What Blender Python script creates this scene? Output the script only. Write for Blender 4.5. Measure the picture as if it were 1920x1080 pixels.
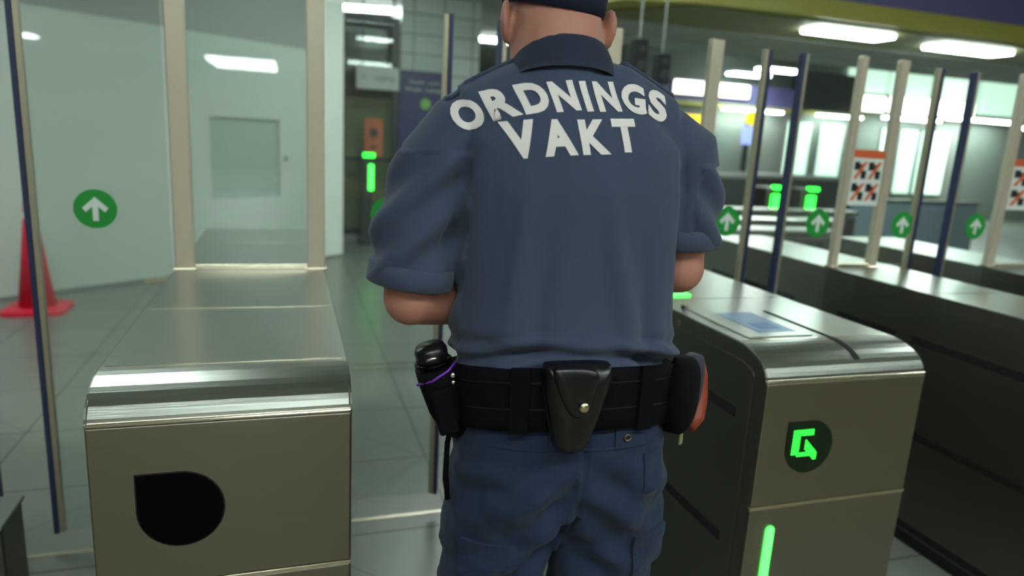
import bpy, bmesh, math, random
from mathutils import Vector, Matrix, noise
from mathutils.bvhtree import BVHTree
random.seed(7)
for o in list(bpy.data.objects): bpy.data.objects.remove(o)
S = bpy.context.scene
COL = S.collection

# ------------------------------------------------------------------ camera
cam_d = bpy.data.cameras.new('camera'); cam = bpy.data.objects.new('camera', cam_d); COL.objects.link(cam)
cam_d.sensor_width = 36.0; cam_d.lens = 36.0 * 1300.0 / 1920.0
def nv(x, y, z): return Vector((x, y, z)).normalized()
vy = nv(540 - 960, 232 - 540, 1300.0)                 # passage direction seen by the camera
vd = Vector((620 - 960, 6500 - 540, 1300.0)); vd = (vd - vd.dot(vy) * vy).normalized()
vx = vd.cross(vy)
if vx.x < 0: vx = -vx
rows = (vx, vy, -vd)
def w(c): return Vector((rows[0].dot(c), rows[1].dot(c), rows[2].dot(c)))
r_, u_, b_ = w(Vector((1, 0, 0))), w(Vector((0, -1, 0))), w(Vector((0, 0, -1)))
cam.matrix_world = Matrix(((r_.x, u_.x, b_.x, 0), (r_.y, u_.y, b_.y, 0), (r_.z, u_.z, b_.z, 1.5), (0, 0, 0, 1)))
cam_d.dof.use_dof = True; cam_d.dof.focus_distance = 1.25; cam_d.dof.aperture_fstop = 2.2
cam_d.clip_start = 0.05
S.camera = cam
# ------------------------------------------------------------------ world, exposure
wd = bpy.data.worlds.new('world'); S.world = wd; wd.use_nodes = True
wd.node_tree.nodes['Background'].inputs[0].default_value = (0.42, 0.46, 0.44, 1)
wd.node_tree.nodes['Background'].inputs[1].default_value = 0.25
S.view_settings.view_transform = 'Standard'; S.view_settings.look = 'None'
S.view_settings.gamma = 1.0; S.view_settings.exposure = 0.22
S.cycles.transparent_max_bounces = 40
LAMP = 34.0

# ------------------------------------------------------------------ materials
def lin(c):
    return tuple((v/255/12.92 if v/255 <= .04045 else ((v/255+.055)/1.055)**2.4) for v in c) + (1,)
def mat(name, rgb, rough=.5, metal=0., emit=0., noise_amt=0., noise_scale=20., bump=0., spec=.5, trans=0., ecol=None, stretch=None, sheen=0., coat=0.):
    m = bpy.data.materials.new(name); m.use_nodes = True
    nt = m.node_tree; b = nt.nodes['Principled BSDF']
    b.inputs['Base Color'].default_value = lin(rgb)
    b.inputs['Roughness'].default_value = rough; b.inputs['Metallic'].default_value = metal
    b.inputs['Specular IOR Level'].default_value = spec
    if sheen: b.inputs['Sheen Weight'].default_value = sheen
    if coat: b.inputs['Coat Weight'].default_value = coat
    if emit:
        b.inputs['Emission Color'].default_value = lin(ecol or rgb); b.inputs['Emission Strength'].default_value = emit
    if noise_amt or bump:
        tc = nt.nodes.new('ShaderNodeTexCoord'); mp = nt.nodes.new('ShaderNodeMapping'); n = nt.nodes.new('ShaderNodeTexNoise')
        nt.links.new(tc.outputs['Object'], mp.inputs[0]); nt.links.new(mp.outputs[0], n.inputs['Vector'])
        if stretch: mp.inputs['Scale'].default_value = stretch
        n.inputs['Scale'].default_value = noise_scale; n.inputs['Detail'].default_value = 4
        if noise_amt:
            mx = nt.nodes.new('ShaderNodeMix'); mx.data_type = 'RGBA'
            c = lin(rgb); k1, k2 = 1 - noise_amt, 1 + noise_amt
            mx.inputs[6].default_value = (c[0]*k1, c[1]*k1, c[2]*k1, 1); mx.inputs[7].default_value = (min(1, c[0]*k2), min(1, c[1]*k2), min(1, c[2]*k2), 1)
            nt.links.new(n.outputs[0], mx.inputs[0]); nt.links.new(mx.outputs[2], b.inputs['Base Color'])
        if bump:
            bp = nt.nodes.new('ShaderNodeBump'); bp.inputs['Strength'].default_value = bump; bp.inputs['Distance'].default_value = .002
            nt.links.new(n.outputs[0], bp.inputs['Height']); nt.links.new(bp.outputs[0], b.inputs['Normal'])
    return m
def glass_mat(name, tint, haze, refl=1.45, white=(200, 210, 205)):
    m = bpy.data.materials.new(name); m.use_nodes = True; nt = m.node_tree
    for n in list(nt.nodes): nt.nodes.remove(n)
    out = nt.nodes.new('ShaderNodeOutputMaterial'); tr = nt.nodes.new('ShaderNodeBsdfTransparent'); gl = nt.nodes.new('ShaderNodeBsdfGlossy')
    df = nt.nodes.new('ShaderNodeBsdfDiffuse'); m1 = nt.nodes.new('ShaderNodeMixShader'); m2 = nt.nodes.new('ShaderNodeMixShader'); fr = nt.nodes.new('ShaderNodeFresnel')
    tr.inputs[0].default_value = tint; gl.inputs['Roughness'].default_value = 0.02; gl.inputs[0].default_value = (1, 1, 1, 1)
    df.inputs[0].default_value = lin(white); pass
    ge = nt.nodes.new('ShaderNodeNewGeometry'); mv = nt.nodes.new('ShaderNodeMapRange')   # same reflectance on both faces of the thin pane
    mv.inputs['To Min'].default_value = refl; mv.inputs['To Max'].default_value = 1/refl
    nt.links.new(ge.outputs['Backfacing'], mv.inputs['Value']); nt.links.new(mv.outputs[0], fr.inputs[0])
    m1.inputs[0].default_value = haze
    nt.links.new(tr.outputs[0], m1.inputs[1]); nt.links.new(df.outputs[0], m1.inputs[2])
    nt.links.new(fr.outputs[0], m2.inputs[0]); nt.links.new(m1.outputs[0], m2.inputs[1]); nt.links.new(gl.outputs[0], m2.inputs[2])
    nt.links.new(m2.outputs[0], out.inputs[0]); return m
M = {}
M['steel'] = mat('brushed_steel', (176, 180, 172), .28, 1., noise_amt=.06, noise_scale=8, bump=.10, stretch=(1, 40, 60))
M['steel_front'] = mat('warm_tinted_steel_front', (146, 142, 128), .36, 1., noise_amt=.05, noise_scale=8, bump=.06, stretch=(1, 40, 60))  # warm tint stands for the warm hall reflected in neutral steel
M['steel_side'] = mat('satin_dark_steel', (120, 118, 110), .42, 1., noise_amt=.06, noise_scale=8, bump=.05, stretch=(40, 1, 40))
M['steel_edge'] = mat('polished_steel_edge', (225, 215, 195), .18, 1.)
M['black_glass'] = mat('black_glass', (2, 2, 6), .3, spec=.08)
M['black'] = mat('black_rubber', (14, 14, 18), .6)
M['slot'] = mat('dark_slot', (12, 12, 16), .7)
M['green_led'] = mat('green_led', (60, 255, 80), .4, emit=6., ecol=(30, 255, 45))
M['green_strip'] = mat('green_strip', (80, 255, 90), .4, emit=4.2, ecol=(60, 250, 70))
M['green_bowl'] = mat('green_glow_window', (8, 30, 14), .15, spec=.4)  # green LED glow on the recess, put into the base colour
M['post'] = mat('beige_lacquered_post', (200, 188, 168), .38, .25, noise_amt=.04, noise_scale=30)
M['edge_navy'] = mat('navy_edge_profile', (50, 58, 92), .35, .2)
M['edge_beige'] = mat('aluminium_edge', (180, 172, 150), .35, .6)
M['glass'] = glass_mat('clear_glass', (.93, .97, .95, 1), .03)
M['sticker_green'] = mat('green_sticker', (20, 150, 55), .5)
M['sticker_white'] = mat('white_sticker', (228, 235, 228), .5)
M['blue_sticker'] = mat('pale_blue_label', (96, 132, 168), .35)
M['white_wall'] = mat('glossy_white_board', (190, 200, 190), .35, noise_amt=.02, noise_scale=3)
M['white_col'] = mat('white_plaster', (240, 246, 236), .6, noise_amt=.02, noise_scale=5)
M['hatch'] = mat('frosted_pane', (160, 178, 168), .3, noise_amt=.03, noise_scale=6)
M['trim_grey'] = mat('grey_trim', (120, 124, 120), .5)
M['wood'] = mat('pale_wood', (180, 160, 125), .6, noise_amt=.1, noise_scale=30, stretch=(1, 12, 12))
M['ceil'] = mat('grey_ceiling', (176, 180, 174), .8, noise_amt=.04, noise_scale=3)
M['wall_grey'] = mat('grey_green_wall', (120, 128, 120), .6, noise_amt=.05, noise_scale=2)
M['wall_warm'] = mat('warm_wall', (150, 128, 98), .7, noise_amt=.06, noise_scale=2)
M['purple'] = mat('violet_fascia', (104, 100, 150), .5, noise_amt=.04, noise_scale=2)
M['yellow'] = mat('yellow_strip', (168, 164, 78), .5)
M['olive'] = mat('olive_soffit', (128, 128, 84), .6)
M['lamp'] = mat('lamp_diffuser', (235, 255, 248), .5, emit=LAMP, ecol=(240, 255, 250))
M['lamp_house'] = mat('lamp_housing', (200, 205, 200), .5)
M['board'] = mat('dark_blue_board', (28, 32, 96), .4)
M['sign_white'] = mat('white_sign', (190, 196, 190), .5)
M['orange'] = mat('orange_print', (222, 98, 48), .5)
M['orange_note'] = mat('orange_note', (190, 100, 62), .6)
M['dark_glass'] = mat('dark_tinted_glass', (22, 26, 22), .1, spec=.5)
M['dark_frame'] = mat('black_frame', (16, 18, 22), .4)
M['yellow_reflection'] = mat('olive_yellow_reflection', (104, 104, 30), .4, noise_amt=.25, noise_scale=3)
M['cone'] = mat('red_cone_plastic', (214, 30, 62), .4)
M['cone_white'] = mat('cone_collar', (225, 220, 215), .4)
M['speaker'] = mat('speaker_black', (10, 10, 13), .7, spec=.1)
M['bluegrey'] = mat('blue_grey_panel', (108, 124, 134), .5)
M['lit_white'] = mat('lit_sign_white', (250, 245, 240), .5, emit=4., ecol=(255, 245, 240))
M['lit_pale'] = mat('lit_window_pane', (200, 235, 215), .5, emit=1.1, ecol=(205, 240, 218))
M['lit_yellow'] = mat('lit_yellow', (240, 200, 30), .5, emit=1.3, ecol=(245, 195, 20))
M['lit_blue'] = mat('lit_blue_screen', (150, 160, 245), .5, emit=1.2, ecol=(150, 165, 250))
M['dark_low'] = mat('charcoal_panel', (44, 46, 44), .5)
M['shirt'] = mat('blue_grey_pique', (60, 69, 90), .9, noise_amt=.10, noise_scale=420, bump=.25, spec=.2, sheen=.12)
M['shirt_print'] = mat('white_print', (214, 206, 204), .7)
M['trouser'] = mat('navy_twill', (34, 45, 68), .85, noise_amt=.10, noise_scale=300, bump=.2, spec=.2, sheen=.06)
M['cap'] = mat('navy_cap', (34, 41, 64), .85, spec=.2)
M['skin'] = mat('skin', (170, 116, 100), .55, noise_amt=.10, noise_scale=22, bump=.1, spec=.35)
M['belt'] = mat('black_webbing', (7, 7, 11), .85, noise_amt=.2, noise_scale=200, bump=.3, spec=.12)
M['leather'] = mat('black_leather', (16, 14, 17), .3, noise_amt=.3, noise_scale=40, bump=.6, spec=.5)
M['snap'] = mat('brass_snap', (215, 205, 170), .25, 1.)
M['brass'] = mat('old_brass', (130, 118, 92), .4, 1.)
M['lilac_panel'] = mat('grey_violet_nylon', (52, 48, 66), .7)
M['orange_tool'] = mat('orange_plastic', (138, 54, 32), .5)
M['purple_cord'] = mat('purple_cord', (110, 40, 170), .5)
M['chrome'] = mat('chrome', (220, 220, 220), .12, 1.)
M['tag'] = mat('green_yellow_tag', (130, 142, 90), .6)
M['boot'] = mat('black_boot', (16, 16, 18), .35)
M['eye'] = mat('eye_white', (220, 216, 210), .2)
M['lip'] = mat('lip', (150, 88, 80), .5)
M['tile_white'] = None
def tile_mat(name, c1, c2, scale, mortar, rough, diag=False, bump=.1, msize=.012, w=1., h=1.):
    m = bpy.data.materials.new(name); m.use_nodes = True; nt = m.node_tree; b = nt.nodes['Principled BSDF']
    tc = nt.nodes.new('ShaderNodeTexCoord'); br = nt.nodes.new('ShaderNodeTexBrick')
    br.offset = 0.; br.inputs['Scale'].default_value = scale; br.inputs['Mortar Size'].default_value = msize
    br.inputs['Brick Width'].default_value = w; br.inputs['Row Height'].default_value = h; br.inputs['Mortar Smooth'].default_value = .2
    br.inputs['Color1'].default_value = lin(c1); br.inputs['Color2'].default_value = lin(c2); br.inputs['Mortar'].default_value = lin(mortar)
    mp = nt.nodes.new('ShaderNodeMapping'); nt.links.new(tc.outputs['Object'], mp.inputs[0]); nt.links.new(mp.outputs[0], br.inputs['Vector'])
    if not diag: 
        pass
    n = nt.nodes.new('ShaderNodeTexNoise'); n.inputs['Scale'].default_value = 3; n.inputs['Detail'].default_value = 6
    mx = nt.nodes.new('ShaderNodeMix'); mx.data_type = 'RGBA'; mx.blend_type = 'MULTIPLY'; mx.inputs[0].default_value = .35
    nt.links.new(tc.outputs['Object'], n.inputs['Vector'])
    nt.links.new(br.outputs['Color'], mx.inputs[6]); nt.links.new(n.outputs['Color'], mx.inputs[7])
    last = mx.outputs[2]
    rmp = nt.nodes.new('ShaderNodeValToRGB'); rmp.color_ramp.elements[0].position = .3; rmp.color_ramp.elements[0].color = (.75, .75, .75, 1); rmp.color_ramp.elements[1].position = .7
    nt.links.new(n.outputs[0], rmp.inputs[0]); nt.links.new(rmp.outputs[0], mx.inputs[7])
    if diag:
        mp2 = nt.nodes.new('ShaderNodeMapping'); mp2.inputs['Rotation'].default_value = (0, 0, math.radians(45))
        b2 = nt.nodes.new('ShaderNodeTexBrick'); b2.offset = 0; b2.inputs['Scale'].default_value = scale*.7071; b2.inputs['Mortar Size'].default_value = msize*.35
        b2.inputs['Brick Width'].default_value = w; b2.inputs['Row Height'].default_value = h
        b2.inputs['Color1'].default_value = (1, 1, 1, 1); b2.inputs['Color2'].default_value = (1, 1, 1, 1); b2.inputs['Mortar'].default_value = (.5, .5, .5, 1)
        nt.links.new(tc.outputs['Object'], mp2.inputs[0]); nt.links.new(mp2.outputs[0], b2.inputs['Vector'])
        m3 = nt.nodes.new('ShaderNodeMix'); m3.data_type = 'RGBA'; m3.blend_type = 'MULTIPLY'; m3.inputs[0].default_value = .8
        nt.links.new(last, m3.inputs[6]); nt.links.new(b2.outputs['Color'], m3.inputs[7]); last = m3.outputs[2]
    nt.links.new(last, b.inputs['Base Color']); b.inputs['Roughness'].default_value = rough
    return m
M['floor'] = tile_mat('grey_floor_tiles', (124, 127, 119), (119, 122, 115), 1., (78, 80, 76), .30, diag=True, msize=.006, w=.6, h=.6)
M['tile_white'] = tile_mat('pale_wall_tiles', (186, 200, 190), (180, 194, 185), 1., (130, 140, 132), .35, msize=.012, w=.4, h=.25)
M['tile_white'].node_tree.nodes['Mapping'].inputs['Rotation'].default_value = (math.radians(90), 0, 0)

# ------------------------------------------------------------------ mesh helpers
def empty(name, loc, label, cat, group=None, rz=0):
    o = bpy.data.objects.new(name, None); COL.objects.link(o); o.location = loc; o.rotation_euler.z = rz; o.empty_display_size = .1
    tag(o, label, cat, group); return o
def tag(o, label, cat, group=None, kind=None):
    if label: o['label'] = label
    if cat: o['category'] = cat
    if group: o['group'] = group
    if kind: o['kind'] = kind
    return o
def obj(name, bm, m, parent=None, smooth=False, loc=None, label=None):
    me = bpy.data.meshes.new(name)
    bmesh.ops.recalc_face_normals(bm, faces=bm.faces)
    bm.to_mesh(me); bm.free()
    for mm in (m if isinstance(m, (list, tuple)) else [m]): me.materials.append(mm)
    if smooth: me.polygons.foreach_set('use_smooth', [True]*len(me.polygons))
    o = bpy.data.objects.new(name, me); COL.objects.link(o)
    if loc: o.location = loc
    if parent: o.parent = parent
    if label: o['label'] = label
    return o
def struct(name, bm, m, smooth=False):
    o = obj(name, bm, m, smooth=smooth); o['kind'] = 'structure'; return o
def B(): return bmesh.new()
def box(bm, x0, x1, y0, y1, z0, z1, bev=0., mi=0, seg=2):
    vs = [bm.verts.new((x, y, z)) for x in (x0, x1) for y in (y0, y1) for z in (z0, z1)]
    fs = [bm.faces.new([vs[i] for i in q]) for q in ((0, 1, 3, 2), (4, 6, 7, 5), (0, 4, 5, 1), (2, 3, 7, 6), (0, 2, 6, 4), (1, 5, 7, 3))]
    for f in fs: f.material_index = mi
    if bev: bmesh.ops.bevel(bm, geom=list({e for f in fs for e in f.edges}), offset=bev, segments=seg, affect='EDGES', profile=.5)
    return bm
def prism(bm, pts, axis, a0, a1, mi=0, bev=0.):
    """pts: 2-D outline; axis 'x': pts=(y,z); 'y': pts=(x,z); 'z': pts=(x,y)."""
    def P(p, a): return (a, p[0], p[1]) if axis == 'x' else ((p[0], a, p[1]) if axis == 'y' else (p[0], p[1], a))
    A = [bm.verts.new(P(p, a0)) for p in pts]; C = [bm.verts.new(P(p, a1)) for p in pts]
    n = len(pts); fs = [bm.faces.new(A), bm.faces.new(C[::-1])]
    if bev:
        caps = list(fs)
    for i in range(n):
        f = bm.faces.new((A[i], A[(i+1) % n], C[(i+1) % n], C[i])); fs.append(f)
    for f in fs: f.material_index = mi
    if bev:
        bmesh.ops.bevel(bm, geom=list({e for f in caps for e in f.edges}), offset=bev, segments=3, affect='EDGES', profile=.5)
    return bm
def frame(d):
    d = d.normalized(); a = Vector((0, 0, 1)) if abs(d.z) < .9 else Vector((0, 1, 0))
    s = d.cross(a).normalized(); return s, s.cross(d).normalized()
def tube(bm, pts, rad, n=12, mi=0, cap=True):
    pts = [Vector(p) for p in pts]; rad = rad if isinstance(rad, (list, tuple)) else [rad]*len(pts); rings = []; s = t = None
    for i, p in enumerate(pts):
        d = (pts[min(i+1, len(pts)-1)] - pts[max(i-1, 0)]).normalized()
        if s is None: s, t = frame(d)
        else: s = (s - s.dot(d)*d).normalized(); t = s.cross(d).normalized()
        rr = rad[i] if isinstance(rad[i], (tuple, list)) else (rad[i], rad[i])
        rings.append([bm.verts.new(p + s*rr[0]*math.cos(2*math.pi*k/n) + t*rr[1]*math.sin(2*math.pi*k/n)) for k in range(n)])
    for a, b in zip(rings, rings[1:]):
        for k in range(n):
            f = bm.faces.new((a[k], a[(k+1) % n], b[(k+1) % n], b[k])); f.material_index = mi
    if cap:
        for r in (rings[0][::-1], rings[-1]):
            f = bm.faces.new(r); f.material_index = mi
    return bm
def ring_loft(bm, secs, n=32, mi=0, cap=True, expo=2.0):
    """secs: (z, cx, cy, rx, ry) horizontal super-elliptic rings"""
    rings = []
    for z, cx, cy, rx, ry in secs:
        r = []
        for k in range(n):
            a = 2*math.pi*k/n; c, s = math.cos(a), math.sin(a)
            r.append(bm.verts.new((cx + rx*math.copysign(abs(c)**(2/expo), c), cy + ry*math.copysign(abs(s)**(2/expo), s), z)))
        rings.append(r)
    for a, b in zip(rings, rings[1:]):
        for k in range(n):
            f = bm.faces.new((a[k], a[(k+1) % n], b[(k+1) % n], b[k])); f.material_index = mi
    if cap: bm.faces.new(rings[0][::-1]); bm.faces.new(rings[-1])
    return bm
def ball(bm, c, r, seg=20, rot=None, mi=0):
    r = r if isinstance(r, (list, tuple)) else (r, r, r)
    mt = Matrix.Translation(c) @ (rot or Matrix.Identity(4)) @ Matrix.Diagonal((*r, 1))
    before = set(bm.faces)
    bmesh.ops.create_uvsphere(bm, u_segments=seg, v_segments=seg//2+2, radius=1, matrix=mt)
    for f in bm.faces:
        if f not in before: f.material_index = mi
    return bm
def cyl(bm, c, r, h, axis='z', n=24, mi=0):
    pts = [(c[0] if axis != 'x' else c[1], 0)]
    if axis == 'z': o = [(c[0]+r*math.cos(2*math.pi*k/n), c[1]+r*math.sin(2*math.pi*k/n)) for k in range(n)]; prism(bm, o, 'z', c[2]-h/2, c[2]+h/2, mi)
    if axis == 'y': o = [(c[0]+r*math.cos(2*math.pi*k/n), c[2]+r*math.sin(2*math.pi*k/n)) for k in range(n)]; prism(bm, o, 'y', c[1]-h/2, c[1]+h/2, mi)
    if axis == 'x': o = [(c[1]+r*math.cos(2*math.pi*k/n), c[2]+r*math.sin(2*math.pi*k/n)) for k in range(n)]; prism(bm, o, 'x', c[0]-h/2, c[0]+h/2, mi)
    return bm
def fuse(bm, voxel, smooth=4, disp=None, cut=None):
    """voxel union of everything in bm, smoothed; returns a new bmesh"""
    me = bpy.data.meshes.new('tmp'); bmesh.ops.recalc_face_normals(bm, faces=bm.faces); bm.to_mesh(me); bm.free()
    o = bpy.data.objects.new('tmp', me); COL.objects.link(o)
    r = o.modifiers.new('r', 'REMESH'); r.mode = 'VOXEL'; r.voxel_size = voxel; r.use_smooth_shade = True
    if smooth:
        s = o.modifiers.new('s', 'SMOOTH'); s.factor = .5; s.iterations = smooth
    dg = bpy.context.evaluated_depsgraph_get(); ev = o.evaluated_get(dg); m2 = bpy.data.meshes.new_from_object(ev)
    out = bmesh.new(); out.from_mesh(m2)
    bpy.data.objects.remove(o); bpy.data.meshes.remove(me); bpy.data.meshes.remove(m2)
    if disp:
        out.normal_update()
        mv = [(v, v.normal.copy()*disp(v.co, v.normal)*2.0) for v in out.verts]
        for v, d in mv: v.co += d
    return out
def text_bm(s, height=None, width=None, bold=0., depth=.001):
    """flat text in x/z, centred, facing -y"""
    cu = bpy.data.curves.new('t', 'FONT'); cu.body = s; cu.size = 1; cu.offset = bold; cu.resolution_u = 4; cu.align_x = 'CENTER'
    o = bpy.data.objects.new('t', cu); COL.objects.link(o); dg = bpy.context.evaluated_depsgraph_get(); me = bpy.data.meshes.new_from_object(o.evaluated_get(dg))
    bm = bmesh.new(); bm.from_mesh(me); bpy.data.objects.remove(o); bpy.data.meshes.remove(me)
    xs = [v.co.x for v in bm.verts]; ys = [v.co.y for v in bm.verts]
    W, H = max(xs)-min(xs), max(ys)-min(ys); cx, cy = (max(xs)+min(xs))/2, (max(ys)+min(ys))/2
    sy = height/H if height else width/W; sx = width/W if width else sy
    for v in bm.verts: v.co = Vector(((v.co.x-cx)*sx, 0, (v.co.y-cy)*sy))
    return bm
def merge(dst, src, mtx, mi=0):
    me = bpy.data.meshes.new('m'); 
    for f in src.faces: f.material_index = mi
    src.transform(mtx); src.to_mesh(me); src.free(); dst.from_mesh(me); bpy.data.meshes.remove(me)

# ------------------------------------------------------------------ setting
struct('floor', box(B(), -8, 24, .95, 22, -.1, 0), M['floor'])
struct('floor', box(B(), -8, 24, -20, .95, -.1, 0), mat('warm_reflection_floor', (116, 107, 88), .4, noise_amt=.12, noise_scale=60))  # unseen floor zone, coloured brown to warm reflections in the steel fronts
struct('ceiling', box(B(), -8, 24, -20, 8.5, 3.3, 3.4), M['ceil'])
struct('ceiling', box(B(), -8, 5.5, 8.5, 22, 3.3, 3.4), M['ceil'])
struct('ceiling', box(B(), 5.5, 24, 8.5, 22, 4.9, 5.0), M['ceil'])
struct('wall_left', box(B(), -8.1, -8, -20, 22, 0, 3.4), M['wall_grey'])
struct('wall_back', box(B(), -8, 24, -20.1, -20, 0, 3.4), M['wall_warm'])
struct('wall_right', box(B(), 24, 24.1, -20, 22, 0, 5), M['wall_grey'])
struct('wall_far', box(B(), -8, 24, 22, 22.1, 0, 5), M['wall_grey'])
bm = B()
for k in (1.2, ): pass
box(bm, .13, 1.13, 2.49, 2.51, 0, .003); box(bm, -1.3, -.38, 2.49, 2.51, 0, .003)
struct('trim_1', bm, M['steel_edge'])
bm = B(); box(bm, -.2, 3.2, 4.24, 4.265, 0, .004); box(bm, -.2, 3.2, 4.34, 4.365, 0, .004)
struct('trim_2', bm, M['steel_edge'])
# diagonal white hoarding behind the gates
HA, HB = Vector((-1.86, 6.55, 0)), Vector((.59, 8.35, 0)); HD = (HB-HA).normalized(); HR = math.atan2(HD.y, HD.x)
def on_h(u, v, z): # along wall, off wall (towards hall side +)
    n = Vector((HD.y, -HD.x, 0)); return HA + HD*u + n*v + Vector((0, 0, z))
MH = Matrix.Translation(HA) @ Matrix.Rotation(HR, 4, 'Z')       # local x along wall, local -y towards the camera
def hbox(u0, u1, y0, y1, z0, z1, bev=0.):
    b = box(B(), u0, u1, y0, y1, z0, z1, bev); b.transform(MH); return b
L = (HB-HA).length
bm = B(); box(bm, -3.2, 1.42, 0, .08, 0, 2.28); box(bm, 1.42, 2.20, 0, .08, 0, .73); box(bm, 1.42, 2.20, 0, .08, 1.53, 2.28); box(bm, 2.20, 2.6, 0, .08, 0, 2.28)
bm.transform(MH); struct('wall_hoarding', bm, M['white_wall'])
bm = B(); box(bm, -3.2, 2.6, .002, .078, 2.28, 3.3); bm.transform(MH); struct('wall_reflection_band', bm, mat('grey_reflection_band', (150, 156, 150), .5))  # added band, its grey stands for a darker reflection on the hoarding
bm = B(); box(bm, 1.42, 2.20, .03, .05, .73, 1.53); bm.transform(MH)
struct('window_1', bm, M['hatch'])
bm = B(); box(bm, 2.6, L, -.02, .35, 0, 3.3); bm.transform(MH); struct('wall_column', bm, M['white_col'])
bm = B(); box(bm, -3.2, L, -.024, -.001, 0, .03); bm.transform(MH); struct('baseboard_hoarding', bm, M['trim_grey'])
bm = B(); box(bm, .7, .95, -.06, -.026, 0, .03, .004); bm.transform(MH)
tag(obj('door_wedge', bm, M['wood']), 'short pale wooden block lying at the foot of the white hoarding', 'wedge')
bm = B(); cyl(bm, (2.27, -.012, 1.14), .016, .02, 'y'); bm.transform(MH)
tag(obj('hatch_latch', bm, M['trim_grey'], smooth=False), 'tiny round latch on the white hoarding right of the square hatch', 'latch')

# dark glazed doorway, tiled pillar
e = empty('glazed_doorway', (1.03, 9.5, 0), 'tall black framed glazed doorway with painted yellowish reflections beside the white column', 'doorway')
bm = B()
box(bm, -.42, -.33, -.04, .04, .1, 2.9); box(bm, .28, .36, -.04, .04, .1, 2.9); box(bm, -.33, .28, -.04, .04, .1, .17); box(bm, -.33, .28, -.04, .04, 2.83, 2.9); box(bm, -.33, .28, -.03, .03, 1.08, 1.12)
obj('frame', bm, M['dark_frame'], e)
obj('glass_pane', box(B(), -.33, .28, .0, .01, 1.12, 2.83), M['glass'], e)
obj('lower_glass_pane', box(B(), -.33, .28, .0, .01, .17, 1.08), M['glass'], e)
obj('reflection_panel', box(B(), -.42, .36, .3, .33, .0, 1.9), M['yellow_reflection'], e, label='added panel with olive yellow reflections put into its colour')  # panel colour stands for yellow reflections in the glass
obj('upper_backing', box(B(), -.42, .36, .3, .33, 1.9, 2.9), M['dark_glass'], e)
obj('sill', box(B(), -.42, .34, -.16, .12, 0, .1, .01), M['trim_grey'], e)
e = empty('hanging_sign', (1.1, 9.3, 2.0), 'white direction sign with an arrow hanging in front of the glazed doorway', 'sign')
obj('sign_panel', box(B(), -.27, .27, 0, .03, -.01, .27, .004), M['sign_white'], e)
bm = text_bm('\u2190  utgång', width=.42); 
for v in bm.verts: v.co += Vector((0, -.003, .13))
obj('lettering', bm, M['trim_grey'], e)
bm = B(); box(bm, -.2, -.18, .01, .02, .27, 1.3); box(bm, .18, .2, .01, .02, .27, 1.3); obj('hanger', bm, M['dark_frame'], e)
e = empty('taped_notice', (1.07, 9.45, 1.38), 'orange paper notice taped to the glazed doorway', 'notice')
obj('paper', box(B(), -.12, .12, 0, .004, -.24, .25), M['orange_note'], e)
for q in ((.05, .02, .12), (.03, -.02, .0), (.04, -.14, -.10)): obj('printed_line', box(B(), -q[0], q[0], -.004, -.001, q[1], q[2]), M['dark_low'], e)
e = empty('green_reflection_post', (.96, 9.15, 0), 'added slim post standing for green lights reflected in the glazed doorway', 'reader')  # added post, its glowing faces stand for green lights mirrored in the doorway
obj('post', box(B(), -.07, .07, 0, .12, 0, 1.2, .01), M['dark_low'], e)
obj('screen', box(B(), -.05, .09, -.01, -.001, 1.14, 1.19), M['green_led'], e)
obj('display', box(B(), .02, .08, -.01, -.001, .72, 1.05), M['green_strip'], e)
struct('wall_pillar', box(B(), 1.43, 2.5, 9.62, 10.6, 0, 3.3), M['tile_white'])
e = empty('timetable_board', (1.745, 9.56, 0), 'dark blue information board with white lettering on the tiled pillar', 'board')
obj('panel', box(B(), -.33, .33, 0, .05, .1, 2.28, .006), M['board'], e)
for (t, z, wd_) in (('Utanför  entré', 2.14, .42), ('Stängda  utgångar', 2.04, .52)):
    bm = text_bm(t, width=wd_)
    for v in bm.verts: v.co += Vector((0, -.004, z))
    obj('lettering', bm, M['sign_white'], e)
bm = cyl(B(), (.02, -.006, 1.86), .07, .01, 'y'); obj('round_emblem', bm, mat('lime_emblem', (130, 190, 90), .5), e)
bm = B()
for k in range(6): box(bm, -.05, .22 if k % 2 else .17, -.005, -.001, 1.60-.085*k, 1.63-.085*k)
obj('list_lines', bm, M['bluegrey'], e)

# ------------------------------------------------------------------ ticket gate cabinets
Y0, Y1, GY = 1.38, 3.62, 2.52
def profile(off=0., y0=Y0, y1=Y1, ztop=1.0, zc=.93, d=.13):
    p = [(y0+off, 0+off)]
    for k in range(0, 11):
        a = math.pi/2*k/10; p.append((y0+d-(d-off)*math.cos(a), zc+(ztop-zc-off)*math.sin(a)))
    for k in range(10, -1, -1):
        a = math.pi/2*k/10; p.append((y1-d+(d-off)*math.cos(a), zc+(ztop-zc-off)*math.sin(a)))
    p.append((y1-off, 0+off)); return p
def dshape(cx, cz, r, n=10):
    pts = [(cx-r, cz+r*.96)]
    for a0, in ((90,), (0,), (-90,)):
        for k in range(n+1):
            a = math.radians(a0-90*k/n); pts.append((cx+r*math.cos(a), cz+r*.98*math.sin(a)))
    pts[1+0] = (cx, cz+r*.98)
    return pts
def arrow_poly(s):
    pts = [(-.13, -.62), (.13, -.62), (.13, .12), (.44, -.16), (.60, .04), (0, .62), (-.60, .04), (-.44, -.16), (-.13, .12)]
    return [(x*s, z*s) for x, z in pts]
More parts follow.
